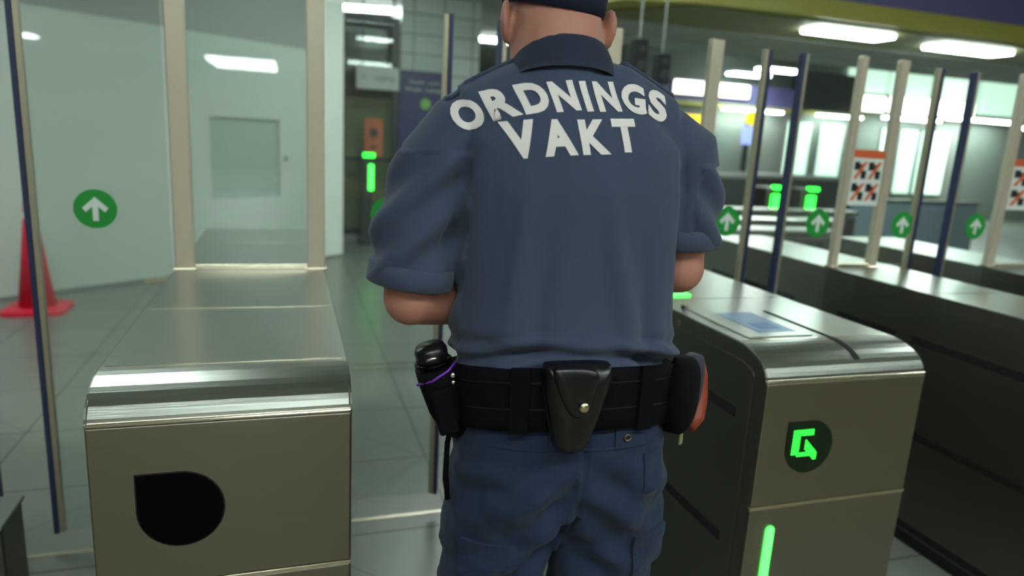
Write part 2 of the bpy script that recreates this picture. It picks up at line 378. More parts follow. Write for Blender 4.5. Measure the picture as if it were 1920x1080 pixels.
def leaf(parent, xh, xe, edge_out, sticker=True, st_x=None, z0=.08, z1=1.9, xp=None):
    """swinging glass leaf from hinge xh to free edge xe (local x)"""
    lo, hi = min(xh, xe), max(xh, xe)
    ol_ = [(lo, z0), (hi, z0), (hi, z1), (lo, z1)] if xp is None else [(lo, z0), (hi, z0), (hi, z1), (xp, z1), (xp, 1.012), (lo, 1.012)]
    g = obj('gate_leaf', prism(B(), ol_, 'y', GY-.005, GY+.005), M['glass'], parent)
    s = 1 if xe > xh else -1
    a, b = sorted((xe-s*.016, xe)); obj('edge_profile', box(B(), a, b, GY-.016, GY+.016, z0-.005, z1+.005, .002), M['edge_navy'], g)
    a, b = sorted((xe-s*.032, xe-s*.0165)); obj('edge_trim', box(B(), a, b, GY-.012, GY+.012, z0-.003, z1+.003, .001), M['edge_beige'], g)
    if sticker:
        cx = st_x if st_x is not None else (lo+hi)/2
        obj('arrow_sticker', cyl(B(), (cx, GY-.0062, 1.2), .0625, .001, 'y', 40), M['sticker_green'], g)
        bm = B(); prism(bm, [(cx+x, 1.2+z) for x, z in arrow_poly(.062)], 'y', GY-.0078, GY-.0069); obj('arrow', bm, M['sticker_white'], g)
    return g
def cabinet(x0, x1, label, group, left_leaf=None, right_leaf=None, posts=None, display='dark', strip=False, reader=False, poster=False, base='front'):
    e = empty('ticket_gate_cabinet', ((x0+x1)/2, (Y0+Y1)/2, 0), label, 'ticket gate', group)
    o = (x0+x1)/2, (Y0+Y1)/2
    inv = Matrix.Translation((-o[0], -o[1], 0)); made = []
    def add(name, bm, m, smooth=False, parent=None):
        bm.transform(inv); q = obj(name, bm, m, parent or e, smooth); return q
    # housing: brushed steel shell with rounded shoulders
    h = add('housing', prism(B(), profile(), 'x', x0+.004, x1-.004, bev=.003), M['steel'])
    for s, xx in ((-1, x0), (1, x1)):
        a, b = (xx-.002, xx+.0045) if s < 0 else (xx-.0045, xx+.002)
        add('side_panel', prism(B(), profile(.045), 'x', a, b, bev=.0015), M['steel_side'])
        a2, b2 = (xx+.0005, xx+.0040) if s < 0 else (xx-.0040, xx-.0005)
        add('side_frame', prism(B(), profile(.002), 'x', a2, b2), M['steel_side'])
        xo = (xx-.004, xx-.001) if s < 0 else (xx+.001, xx+.004)
        for z in (.81, .44, .07):
            for (ya, yb) in ((1.48, 2.02), (2.10, 2.42), (2.70, 3.4)): add('side_slot', box(B(), xo[0], xo[1], ya, yb, z-.014, z+.014), M['slot'])
        add('kick_strip', box(B(), xo[0], xo[1], 1.43, 3.57, .0, .045), M['black'])
    # front panels
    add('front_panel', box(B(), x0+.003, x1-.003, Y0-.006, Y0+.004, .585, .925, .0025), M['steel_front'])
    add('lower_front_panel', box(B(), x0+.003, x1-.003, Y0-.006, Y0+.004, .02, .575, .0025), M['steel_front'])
    add('seam_lip', box(B(), x0+.001, x1-.001, Y0-.008, Y0+.004, .5755, .5845, .001), M['steel_edge'])
    add('shoulder_lip', box(B(), x0+.001, x1-.001, Y0-.007, Y0+.004, .926, .934, .003), M['steel_edge'])
    for yy in (Y0+.13, 1.98, 3.1): add('top_seam', box(B(), x0+.012, x1-.012, yy-.002, yy+.002, .9985, 1.0012), M['steel_edge'])
    # display
    dcx = x0+.16; r = .078 if display == 'dark' else .074
    pts = []
    pts.append((dcx-r, .745+r))
    for a0 in (90, 0, -90):
        for k in range(11): 
            a = math.radians(a0-9*k); pts.append((dcx+r*math.cos(a), .745+r*math.sin(a)))
    clean = []
    for p in pts:
        if not clean or (abs(p[0]-clean[-1][0])+abs(p[1]-clean[-1][1]) > 1e-4): clean.append(p)
    w_ = add('display_window', prism(B(), clean, 'y', Y0-.0085, Y0-.0055), M['black_glass'] if display == 'dark' else M['green_bowl'])
    if display != 'dark':
        bm = B(); st = .0052
        for i in range(-7, 8):
            for j in range(-7, 8):
                u, v = i/7., j/7.
                lit = (v > .62 and u < .55) or (u < -.45 and v > -.62) or (abs(u+v) < .42 and u > -.1 and u < .95) or (-.85 < v < -.5 and -.6 < u < .5)
                if lit and abs(u) <= 1: cyl(bm, (dcx-.013+u*.041, Y0-.0098, .752+v*.041), .0017, .002, 'y', 6)
        add('led_arrow', bm, M['green_led'], parent=w_)
    else:
        add('display_rim', prism(B(), [(dcx+(p[0]-dcx)*1.035, .745+(p[1]-.745)*1.035) for p in clean], 'y', Y0-.0072, Y0-.0056), M['black'], parent=w_)
    if strip:
        sx = x0+.075; pts = []
        for k in range(13): a = math.pi*k/12; pts.append((sx+.013*math.cos(a), .51+.013*math.sin(a)))
        for k in range(13): a = math.pi+math.pi*k/12; pts.append((sx+.013*math.cos(a), .16+.013*math.sin(a)))
        add('light_strip', prism(B(), pts, 'y', Y0-.009, Y0-.0055), M['green_strip'])
    if reader:
        add('card_reader', box(B(), x0+.05, x0+.26, 1.53, 1.86, 1.0005, 1.003, .001), M['steel'])
        rd = add('reader_label', prism(B(), [(x0+.11, 1.57), (x0+.235, 1.57), (x0+.235, 1.78), (x0+.11, 1.78)], 'z', 1.0032, 1.0038), M['blue_sticker'])
        bm = B(); box(bm, x0+.14, x0+.21, 1.60, 1.66, 1.0040, 1.0044); add('reader_symbol', bm, mat('mid_blue', (70, 110, 165), .4), parent=rd)
        add('ticket_slot', box(B(), x0+.298, x0+.306, 1.50, 1.80, .9995, 1.0025), M['slot'])
        bm = B(); cs = []
        for k in range(4, 11):
            a = math.pi/2*k/10; cs.append((Y0+.13-.132*math.cos(a), .93+.072*math.sin(a)))
        o2 = cs + [(p[0]+.003, p[1]-.006) for p in cs[::-1]]
        prism(bm, o2, 'x', x0+.296, x0+.312); add('slot_mouth', bm, M['slot'])
        bm = B(); cyl(bm, (x0+.035, 1.84, 1.006), .012, .02, 'z', 16); cyl(bm, (x0+.012, 1.80, .97), .010, .034, 'x', 16); add('hinge_knob', bm, M['chrome'])
        add('pass_light', box(B(), x0+.05, x0+.17, 2.02, 2.12, 1.0003, 1.006, .002), M['green_strip'])
    # glass screen between two posts
    if posts:
        for (a, b) in posts:
            add('post', box(B(), a, b, GY-.016, GY+.016, 1.0, 1.92, .004), M['post'])
            add('post_foot', box(B(), a-.006, b+.006, GY-.022, GY+.022, 1.0, 1.008, .002), M['steel_edge'])
        pa, pb = posts[0][1], posts[1][0]
        g = add('glass_screen', box(B(), pa, pb, GY-.005, GY+.005, 1.02, 1.9), M['glass'])
        add('screen_rail', box(B(), pa, pb, GY-.012, GY+.012, 1.0, 1.02, .002), M['steel_edge'])
        if poster:
            x_a, x_b = pa+.004, pb-.004; P = add('prohibition_poster', box(B(), x_a, x_b, GY-.0075, GY-.0055, 1.285, 1.53), M['sticker_white'], parent=g)
            add('poster_header', box(B(), x_a, x_b, GY-.0095, GY-.0078, 1.495, 1.53), M['orange'], parent=g)
            W = x_b-x_a; bm = B(); bo = B()
            for i in range(2):
                for j in range(2):
                    cx = x_a+W*(.27+.46*i); cz = 1.345+.095*j; hw, hh = W*.2, .038
                    for (p, q) in ((-1, 1), (.9, -1)): box(bm, cx+p*hw*.62-hw*.38, cx+p*hw*.62+hw*.42, GY-.009, GY-.0078, cz+q*hh*.5-hh*.48, cz+q*hh*.5+hh*.48)
                    box(bm, cx-hw*.2, cx+hw*.5, GY-.009, GY-.0078, cz+hh*.1, cz+hh*.7)
                    prism(bo, [(cx-hw, cz-hh), (cx-hw*.5, cz-hh), (cx+hw, cz+hh), (cx+hw*.5, cz+hh)], 'y', GY-.0105, GY-.0092)
            add('pictograms', bm, M['black'], parent=g); add('strike_marks', bo, M['orange'], parent=g)
    # hinged glass leaves
    off = Vector((-o[0], -o[1], 0))
    for lf in (left_leaf, right_leaf):
        if lf:
            g = leaf(e, lf[0], lf[1], 0, True, lf[2], xp=lf[3] if len(lf) > 3 else None); g.location = off
    return e
GG = 'row of ticket gates'
cabinet(-.37, .12, 'wide steel gate cabinet left of the guard, black D-shaped display switched off', GG, left_leaf=(-.375, -.785, -.59), right_leaf=(.125, .555, .34), posts=((-.365, -.305), (.06, .12)))
cabinet(1.14, 1.66, 'steel gate cabinet right of the guard, lit green arrow display and green light strip', GG, left_leaf=(1.135, .72, .93), right_leaf=(1.665, 1.88, 1.765), posts=((1.15, 1.205), (1.595, 1.65)), display='green', strip=True, reader=True)
cabinet(2.33, 2.74, 'steel gate cabinet behind the lit one, orange poster on its screen nearest the guard', GG, left_leaf=(2.325, 2.03, 2.235), right_leaf=(2.745, 2.80, 2.715, 2.60), posts=((2.335, 2.37), (2.55, 2.595)), poster=True, display='green')
cabinet(3.28, 3.76, 'steel gate cabinet at the right edge of the picture with second orange poster', GG, left_leaf=(3.275, 2.98, 3.17), posts=((3.285, 3.335), (3.58, 3.635)), poster=True)
cabinet(-1.85, -1.35, 'steel gate cabinet beyond the left edge, only its glass leaf showing', GG, right_leaf=(-1.345, -.93, -1.14), posts=((-1.84, -1.785), (-1.41, -1.355)))
e = empty('floor_box', (-.97, 2.28, 0), 'low dark grey steel box on the floor in the lower left corner', 'box')
obj('casing', box(B(), -.15, .15, -.09, .09, 0, .29, .012), M['steel_side'], e)
obj('lid', box(B(), -.155, .155, -.095, .095, .285, .30, .003), M['trim_grey'], e)

# ------------------------------------------------------------------ traffic cone behind the left gate
e = empty('traffic_cone', (-1.84, 5.98, 0), 'tall red traffic cone on the floor in front of the white hoarding', 'cone')
obj('base', ring_loft(B(), [(0, 0, 0, .21, .21), (.03, 0, 0, .21, .21), (.045, 0, 0, .17, .17)], 32, expo=5), M['cone'], e)
obj('cone_body', ring_loft(B(), [(.04, 0, 0, .125, .125), (.70, 0, 0, .045, .045), (.71, 0, 0, .04, .04)], 32), M['cone'], e, True)
obj('reflective_collar', ring_loft(B(), [(.71, 0, 0, .046, .046), (.75, 0, 0, .040, .040)], 32), M['cone_white'], e, True)
obj('cone_tip', ring_loft(B(), [(.75, 0, 0, .040, .040), (.83, 0, 0, .034, .034), (.835, 0, 0, .025, .025)], 32), M['cone'], e, True)

# ------------------------------------------------------------------ fascia, soffit, far hall
struct('wall_bulkhead', prism(B(), [(2.6, 6.7), (2.9, 6.1), (3.5, 5.86), (4.4, 5.78), (14, 5.78), (14, 8.5), (2.6, 8.5)], 'z', 2.93, 3.3), M['purple'])
struct('trim_3', prism(B(), [(2.58, 6.69), (2.88, 6.08), (3.49, 5.83), (4.4, 5.75), (14, 5.75), (14, 5.95), (2.9, 6.7)], 'z', 2.76, 2.93), M['yellow'])
struct('trim_4', prism(B(), [(2.9, 6.66), (3.5, 5.9), (14, 5.8), (14, 6.9), (2.9, 7.1)], 'z', 2.745, 2.757), M['olive'])
struct('ceiling_soffit', prism(B(), [(2.6, 6.9), (14, 6.9), (14, 8.5), (2.6, 8.5)], 'z', 2.74, 2.93), M['ceil'])
def lamp(x, y, z, L_, W_, label, group, rz=0., strength=None, hang=0.):
    e = empty('ceiling_light', (x, y, z), label, 'light', group, rz)
    obj('housing', box(B(), -L_/2-.02, L_/2+.02, -W_/2-.02, W_/2+.02, 0, .05, .004), M['lamp_house'], e)
    obj('diffuser', box(B(), -L_/2, L_/2, -W_/2, W_/2, -.035, .0, .006), M['lamp'], e)
    if hang:
        for q in (-L_*.35, L_*.35): obj('suspension_rod', tube(B(), [(q, 0, .05), (q, 0, hang)], .006, 6), M['dark_frame'], e)
    return e
lamp(5.52, 6.18, 2.742, .95, .28, 'recessed strip light under the yellow edged fascia, left of two', 'lights under the fascia')
lamp(7.25, 6.25, 2.742, 1.0, .30, 'recessed strip light under the yellow edged fascia, right of two', 'lights under the fascia')
lamp(1.25, 11.2, 3.26, 1.7, .3, 'long bright ceiling light above the glazed doorway', 'ceiling lights of the hall', rz=math.radians(-14))
lamp(3.6, 13.2, 3.26, .9, .35, 'short ceiling light seen left of the head of the guard', 'ceiling lights of the hall')
for (x, y, lb) in ((9.35, 12.2, 'first'), (9.5, 13.4, 'second'), (9.5, 14.7, 'third'), (9.2, 16.2, 'fourth')):
    lamp(x, y, 3.1, .9, .32, 'hanging strip light over the far concourse, %s nearest of four' % lb, 'hanging lights over the far concourse', hang=1.78)
for (x, y, k_) in ((-.4, -1.3, 'above and left of the guard'), (3.2, -1.3, 'above the right hand gates')): lamp(x, y, 3.26, 3.2, .18, 'long unseen strip light added before the gates, '+k_, 'long unseen lights added before the gates')  # unseen strips, made long to lay a highlight band on the cabinet shoulders
for (x, y) in ((7.0, -1.0), (-1.2, 3.3), (2.0, 4.2), (5.2, 2.6), (-3.6, 4.6), (.2, -4.5), (4.2, -5), (-4, -3.5), (8.5, 0), (1.5, 6.7)):  # last one is an unseen lamp added to brighten the white column
    lamp(x, y, 3.26, 1.3, .22, 'unseen ceiling strip light over the gates, above the picture', 'ceiling lights over the gates')
lamp(-1.1, -15.6, 3.0, 1.6, 3.0, 'long ceiling light in the hall behind, mirrored in the gate screen', 'lights in the hall behind')
lamp(-5.6, -12.5, 3.0, 1.2, .5, 'short ceiling light in the hall behind, mirrored in the left gate leaf', 'lights in the hall behind')

# hanging loudspeakers above the gates
for (x, z0, z1, rod, lb) in ((2.545, 1.99, 2.27, 3.3, 'black box loudspeaker hanging right of the head of the guard, left of two'), (2.75, 1.96, 2.18, 3.3, 'smaller black box loudspeaker hanging right of the guard, right of two')):
    e = empty('loudspeaker', (x, 5.0, z0), lb, 'loudspeaker', 'loudspeakers hanging over the gates')
    obj('cabinet', box(B(), -.05, .05, -.06, .06, 0, z1-z0, .01), M['speaker'], e)
    bm = B(); cyl(bm, (0, -.062, (z1-z0)*.33), .036, .006, 'y'); cyl(bm, (0, -.062, (z1-z0)*.75), .022, .006, 'y'); obj('driver', bm, M['black'], e)
    bm = B(); tube(bm, [(0, 0, z1-z0), (0, 0, rod-z0)], .008, 8); obj('rod', bm, M['trim_grey'], e)
# dark panel wall and gate rows beyond
for i, (y, x0, x1, lb) in enumerate(((4.28, 2.95, 3.9, 'low steel barrier beyond the gates, nearest of three'), (4.95, 3.4, 4.6, 'low steel barrier beyond the gates, middle of three'), (5.75, 3.9, 5.5, 'low steel barrier beyond the gates, farthest of three'))):
    e = empty('barrier_cabinet', ((x0+x1)/2, y, 0), lb, 'barrier', 'low barriers beyond the gates'); h = (x1-x0)/2
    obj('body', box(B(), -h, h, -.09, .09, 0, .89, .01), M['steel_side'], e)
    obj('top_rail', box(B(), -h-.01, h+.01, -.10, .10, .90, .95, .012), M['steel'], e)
for (x, y, lb) in ((5.55, 7.0, 'far gate reader with green display, left of two behind the leaf edges'), (6.02, 6.95, 'far gate reader with green display, right of two behind the leaf edges')):
    e = empty('gate_reader', (x, y, 0), lb, 'reader', 'far gate readers')
    obj('column', box(B(), -.13, .13, 0, .3, 0, 1.08, .02), M['steel_side'], e)
    obj('display', box(B(), -.06, .06, -.012, -.001, .84, 1.0), M['green_led'], e)
    obj('signal_light', box(B(), -.04, .10, -.012, .05, 1.06, 1.10, .004), M['green_led'], e)
e = empty('information_desk', (4.95, 8.0, 0), 'long charcoal counter behind the low steel barriers', 'counter')
obj('front', box(B(), -.9, .9, 0, .5, 0, 1.12, .01), M['dark_low'], e); obj('worktop', box(B(), -.95, .95, -.03, .53, 1.12, 1.17, .006), M['trim_grey'], e)
e = empty('information_desk', (7.3, 8.6, 0), 'second charcoal counter further right behind the far readers', 'counter')
obj('front', box(B(), -.9, .9, 0, .5, 0, 1.12, .01), M['dark_low'], e); obj('worktop', box(B(), -.95, .95, -.03, .53, 1.12, 1.17, .006), M['trim_grey'], e)

# far wall of the concourse with lit fascia
FY = 14.0
struct('wall_concourse', box(B(), 7.0, 22.5, FY, FY+.3, 0, 2.42), M['wall_grey'])
struct('trim_5', box(B(), 7.0, 13.3, FY-.15, FY-.0, 2.40, 2.48), M['yellow'])
struct('wall_fascia', box(B(), 7.0, 11.4, FY-.12, FY+.3, 2.48, 2.92), M['purple'])
struct('wall_fascia', box(B(), 11.4, 12.85, FY-.12, FY+.3, 2.48, 3.35), M['dark_frame'])
struct('wall_upper', box(B(), 7.0, 22.5, FY+.3, FY+.4, 2.3, 4.9), M['wall_grey'])
e = empty('lit_sign', (8.9, FY-.18, 2.62), 'long white backlit sign on the violet fascia of the far shops', 'sign')
obj('light_box', box(B(), -.95, .95, -.05, .07, 0, .28, .02), M['lit_white'], e); obj('frame', box(B(), -.97, .97, .0, .075, -.02, .30), M['dark_frame'], e)
lamp(9.9, FY-.35, 2.38, 1.5, .16, 'thin strip light under the yellow edge of the far fascia, left one', 'strip lights of the far shops')
lamp(12.3, FY-.35, 2.40, 1.2, .16, 'thin strip light under the yellow edge of the far fascia, middle one', 'strip lights of the far shops')
lamp(14.2, FY-.6, 2.45, 1.5, .3, 'thin strip light below the bright windows, left one', 'strip lights of the far shops')
lamp(16.5, FY-.6, 2.55, 2.2, .3, 'thin strip light below the bright windows, right one', 'strip lights of the far shops')
lamp(16.3, FY-2.0, 2.35, .8, .3, 'small lamp hanging in front of the pale wall panels', 'strip lights of the far shops', hang=2.5)
e = empty('lit_sign', (8.55, FY-.06, 1.98), 'yellow backlit sign below the white one, right of the shoulder', 'sign')
obj('light_box', box(B(), -.30, .30, -.05, .05, 0, .22, .04), M['lit_yellow'], e); obj('frame', box(B(), -.32, .32, 0, .06, -.02, .24), M['dark_frame'], e)
e = empty('info_totem', (9.75, FY-.5, 0), 'thin totem with round yellow sign above a bluish screen', 'totem')
obj('pole', box(B(), -.05, .05, 0, .08, 0, 2.25), M['dark_frame'], e)
obj('screen', box(B(), -.17, .17, -.05, -.005, 1.62, 2.02, .01), M['lit_blue'], e)
obj('round_sign', cyl(B(), (.04, -.02, 2.2), .16, .04, 'y', 28), M['lit_yellow'], e)
obj('notice', box(B(), .12, .38, -.04, -.005, 1.28, 1.62), mat('dull_yellow', (150, 156, 60), .6), e)
# bright high windows right
k = 0
for (a, b, z0, z1) in ((12.9, 14.1, 3.03, 4.75), (14.18, 15.5, 3.03, 4.75), (15.58, 17.1, 3.03, 4.75), (17.2, 18.8, 2.75, 4.75), (18.9, 21.2, 2.75, 4.75)):
    k += 1
    bm = box(B(), a, b, FY+.2, FY+.24, z0, z1); struct('window_%d' % (k+1), bm, M['lit_pale'])
for (a, b, z0, z1) in ((13.0, 14.0, 2.6, 2.95), (14.2, 15.5, 2.6, 3.0), (15.55, 16.9, 2.62, 3.0)):
    e = empty('lit_sign', ((a+b)/2, FY+.05, z0), 'bright white light box below the high windows, %s' % {13.0: 'left of three', 14.2: 'middle of three', 15.55: 'right of three'}[a], 'light box', 'light boxes below the high windows')
    h = (b-a)/2; obj('light_box', box(B(), -h, h, 0, .15, 0, z1-z0, .01), M['lit_white'], e); obj('frame', box(B(), -h-.02, h+.02, .10, .25, -.02, z1-z0+.02), M['dark_frame'], e)
for i, (a, b) in enumerate(((11.15, 11.8), (12.1, 12.75), (13.95, 14.35), (14.55, 15.05), (15.2, 16.1))):
    e = empty('pale_wall_panel', ((a+b)/2, FY-.06, .65), 'tall pale lit panel on the far wall, %s from the left' % ['first', 'second', 'third', 'fourth', 'fifth'][i], 'panel', 'pale panels on the far wall')
    h = (b-a)/2; obj('pane', box(B(), -h, h, 0, .04, 0, 1.55), M['lit_pale'], e); obj('frame', box(B(), -h-.03, h+.03, .02, .06, -.03, 1.58), M['trim_grey'], e)
for (x, y, lb) in ((9.6, 10.6, 'low blue grey partition beyond the orange poster'), (8.2, 7.4, 'low blue grey partition at the right edge beyond the second poster')):
    e = empty('partition', (x, y, 0), lb, 'partition', None)
    obj('panel', box(B(), -1.1, 1.1, 0, .05, .08, .92), M['bluegrey'], e); obj('top_rail', box(B(), -1.12, 1.12, -.01, .06, .92, .96), M['steel'], e)
    bm = B()
    for xx in (-1.08, 1.02): box(bm, xx, xx+.06, 0, .05, 0, .08)
    obj('feet', bm, M['trim_grey'], e)
e = empty('bag', (6.6, 7.9, 0), 'small magenta bag on the floor beyond the gates', 'bag')
obj('bag_body', ball(B(), (0, 0, .14), (.2, .12, .14)), mat('magenta', (130, 50, 100), .6), e, True)
bm = B(); tube(bm, [(-.1, 0, .24), (-.06, 0, .34), (.06, 0, .34), (.1, 0, .24)], .012, 8); obj('handle', bm, M['black'], e, True)

# ------------------------------------------------------------------ the guard
GO = Vector((.478, 1.135, 0)); GR = math.radians(-5)
G = empty('person', GO, 'guard seen from behind in blue-grey polo shirt, cap and navy trousers, standing between the gates', 'person', rz=GR)
# ---- body: one continuous skin mesh
def limb(bm, pts, rad, n=16): return tube(bm, pts, rad, n)
LS, RS = Vector((-.185, 0, 1.52)), Vector((.150, .0, 1.53))           # shoulders
LE, RE = Vector((-.282, -.015, 1.222)), Vector((.214, .0, 1.278))      # elbows
LW, RW = Vector((-.085, .200, 1.165)), Vector((.080, .235, 1.215))      # wrists
bm = B()
ring_loft(bm, [(.86, 0, .0, .15, .10), (1.0, 0, 0, .165, .105), (1.15, -.005, 0, .16, .10), (1.32, -.02, 0, .17, .10), (1.45, -.03, 0, .165, .10), (1.53, -.035, 0, .13, .085), (1.57, -.038, .0, .08, .07)], 28)
limb(bm, [(-.042, -.012, 1.50), (-.046, -.008, 1.58), (-.049, .005, 1.66), (-.049, .03, 1.74)], [.084, .081, .079, .070], 20)
ball(bm, (-.048, .035, 1.742), (.078, .098, .092), 24)                 # cranium
ball(bm, (-.048, .028, 1.68), (.071, .076, .070), 20)
ball(bm, (-.048, .085, 1.672), (.052, .050, .058), 20)                 # face
ball(bm, (-.048, .112, 1.628), (.030, .024, .022), 14)                 # chin
limb(bm, [(-.048, .128, 1.712), (-.048, .152, 1.680), (-.048, .146, 1.671)], [.009, .014, .011], 10)   # nose
for s in (-1, 1):
    ball(bm, (-.048+s*.040,   .118, 1.690), (.018, .014, .012), 12)
    ball(bm, (-.048+s*.033, .122, 1.718), (.022, .011, .008), 12)      # brow
    rt = Matrix.Rotation(s*math.radians(22), 4, 'Z') @ Matrix.Rotation(math.radians(12), 4, 'X')
    ball(bm, (-.048+s*.088, .010, 1.684), (.009, .022, .036), 16, rt)  # ear
    ball(bm, (-.048+s*.088, .006, 1.668), (.007, .012, .014), 12, rt)
LSE, RSE = Vector((-.284, -.010, 1.252)), Vector((.208, .004, 1.325))   # sleeve ends
for (sh, el, wr, se) in ((LS, LE, LW, LSE), (RS, RE, RW, RSE)):
    s_ = -1 if sh.x < 0 else 1
    limb(bm, [sh, sh.lerp(se, .5)+Vector((s_*.016, 0, .02)), se+Vector((0, 0, .05)), el], [.046, .044, .045, .046]); ball(bm, el, .047, 16)
    limb(bm, [el, el.lerp(wr, .3), el.lerp(wr, .7), wr], [.046, .048, .039, .029])
for s, hx, fx, fy in ((-1, -.09, -.125, .03), (1, .09, .125, -.04)):
    limb(bm, [(hx, 0, .95), (s*.10, 0, .82), (s*.11, fy*.5+.01, .50), (s*.11, fy*.7, .42), (fx, fy-.01, .12)], [.10, .085, .058, .060, .036])
# hands, palms slanting inwards in front of the belly
for s, wr in ((-1, LW), (1, RW)):
    d = Vector((-s*.62, .66, -.28)).normalized(); side = Vector((-s*.55, -.32, .75)); side = (side-side.dot(d)*d).normalized(); nrm_ = d.cross(side).normalized()
    pc = wr + d*.052
    limb(bm, [wr, wr+d*.03, wr+d*.065, wr+d*.09], [(.027, .020), (.036, .018), (.041, .015), (.040, .012)])
    if nrm_.z > 0: nrm_ = -nrm_
    for k, (ln, o_) in enumerate(((.072, .031), (.082, .0105), (.076, -.0105), (.060, -.030))):
        b0 = wr + d*.085 + side*o_
        p1 = b0 + d*ln*.42 + nrm_*.006; p2 = p1 + (d*.72+nrm_*.55).normalized()*ln*.32; p3 = p2 + (d*.35+nrm_*.85).normalized()*ln*.26
        limb(bm, [b0-d*.02, b0, p1, p2, p3], [.0088, .009, .0083, .0078, .0062], 10); ball(bm, p3, .0064, 10)
    t0 = wr + d*.028 + side*.024; t1 = t0 + (d*.6+side*.75+nrm_*.2).normalized()*.038; t2 = t1 + (d*.9+side*.35+nrm_*.3).normalized()*.030; t3 = t2+(d+nrm_*.3).normalized()*.022
    limb(bm, [t0, t1, t2, t3], [.013, .0105, .0095, .0075], 10); ball(bm, t3, .0076, 10)
obj('body', fuse(bm, .0042, 5), M['skin'], G, True)
bm = B()
for s in (-1, 1): ball(bm, (-.048+s*.031, .1205, 1.700), .0105, 14)
ey = obj('eyes', bm, M['eye'], G, True)
bm = B()
for s in (-1, 1): ball(bm, (-.048+s*.031, .1292, 1.6985), (.0048, .0022, .0048), 12)
obj('irises', bm, M['dark_low'], ey, True)
obj('mouth', ball(B(), (-.048, .1315, 1.648), (.021, .006, .0055), 12), M['lip'], G, True)
# ---- cap
bm = B()
ring_loft(bm, [(0, 0, 0, .0865, .1065), (.03, 0, 0, .0875, .107), (.07, 0, -.002, .084, .102), (.108, 0, -.004, .072, .088), (.135, 0, -.004, .047, .060), (.146, 0, -.004, .012, .016)], 36)
bm.transform(Matrix.Translation((-.048, .036, 1.742)) @ Matrix.Rotation(math.radians(7), 4, 'X') @ Matrix.Rotation(math.radians(6), 4, 'Y') @ Matrix.Translation((0, 0, -.030)))
cp = obj('cap', bm, M['cap'], G, True)
bm = B(); pts = [(-.075, .07)] + [(.075*math.cos(a)*-1, .07+.10*math.sin(a)) for a in [math.pi*k/14 for k in range(1, 14)]] + [(.075, .07)]
prism(bm, pts, 'z', -.006, .0, bev=.002); bm.transform(Matrix.Translation((-.048, .04, 1.733)) @ Matrix.Rotation(math.radians(-8), 4, 'X')); obj('brim', bm, M['cap'], cp)
bm = B(); ball(bm, (-.034, .02, 1.857), (.008, .008, .004), 10); obj('cap_button', bm, M['cap'], cp, True)

# ---- polo shirt
# sleeves run along the arms
bm = B()
ring_loft(bm, [(1.10, .0, 0, .186, .128), (1.125, .0, 0, .200, .138), (1.16, -.001, 0, .206, .141), (1.24, -.006, 0, .203, .136), (1.33, -.013, -.003, .206, .134), (1.42, -.022, -.008, .212, .132),
              (1.49, -.029, -.010, .207, .124), (1.54, -.034, -.010, .168, .110), (1.575, -.038, -.008, .115, .092), (1.605, -.041, -.008, .085, .082)], 40, expo=2.25)
tube(bm, [(-.19, -.005, 1.515), (-.10, -.012, 1.552), (-.03, -.015, 1.565), (.05, -.012, 1.557), (.14, -.005, 1.52)], [.066, .072, .078, .074, .066], 20)
for (sh, se) in ((LS, LSE), (RS, RSE)):
    s = -1 if sh.x < 0 else 1
    p0 = Vector((s*.13-.02, sh.y, 1.505))
    mid = se + Vector((-s*.006, 0, .10)); up_ = sh.lerp(mid, .5) + Vector((s*.008, 0, .01))
    tube(bm, [p0, Vector((s*.185-.02, 0, 1.487)), up_, mid, se], [(.07, .075), (.078, .078), (.076, .075), (.071, .071), (.069, .070)], 24)
def G2(x, s): return math.exp(-(x/s)**2)
def shirt_fold(p, n):
    x, y, z = p; d = 0
    back = 1 if y < .02 else .5
    q = Vector((x*3.2, y*3.2, z*2.1))
    d += .0042*noise.noise(q*1.6)*back
    # long soft folds fanning from the armpits to the hem
    k = max(0, min(1, (1.48-z)/.2))
    for (cx, sl, wd_, am) in ((-.13, .10, .016, .0065), (-.085, .05, .020, -.004), (.055, -.22, .020, .0065), (.10, -.16, .015, -.005), (.135, -.05, .013, .006), (.165, 0, .011, -.005), (-.165, .0, .012, -.005), (.005, -.12, .03, .003)):
        cc = cx + sl*(1.40-z)*-1*0 + sl*(z-1.25)
        d += am*k*G2(x-cc, wd_)*(.5+.5*math.sin(z*9+cx*40))*back
    # gathers just above the belt
    h = G2(z-1.150, .026)
    d += .0075*h*noise.noise(Vector((x*9+z*22, y*5, z*26)))*2
    d += .006*h*math.sin((z+.22*abs(x+.02))*170)*G2(abs(x)-.13, .07)
    # armhole crease
    for s in (-1, 1):
        ax = s*.193-.022+ (z-1.40)*-.10*s
        if z < 1.53: d -= .0035*G2(x-ax, .011)*max(0, min(1, (1.53-z)/.08))
        if s*x > .20 and z < 1.47: d += .0035*math.sin(z*75+s*x*60+y*25)
    return d
sh_bm = fuse(bm, .0050, 7, shirt_fold)
for v in sh_bm.verts:
    if abs(v.co.x) < .24: v.co.z -= .030*(1+max(-1, min(1, v.co.y/.137)))*max(0, min(1, (1.24-v.co.z)/.11))
# open sleeves, neck and hem are covered by bands; keep the surface for lettering
bvh = BVHTree.FromBMesh(sh_bm)
shirt = obj('polo_shirt', sh_bm, M['shirt'], G, True)
for (sh, se, nm) in ((LS, LSE, 'left'), (RS, RSE, 'right')):
    d = Vector(((-.12 if nm == 'left' else .06), 0, -1)).normalized()
    bm = B(); tube(bm, [se-d*.030, se-d*.028, se+d*.004, se+d*.006], [(.0705, .0715), (.0735, .0745), (.0735, .0745), (.0695, .0705)], 36, cap=True)
    obj('sleeve_hem', bm, M['shirt'], shirt, True)
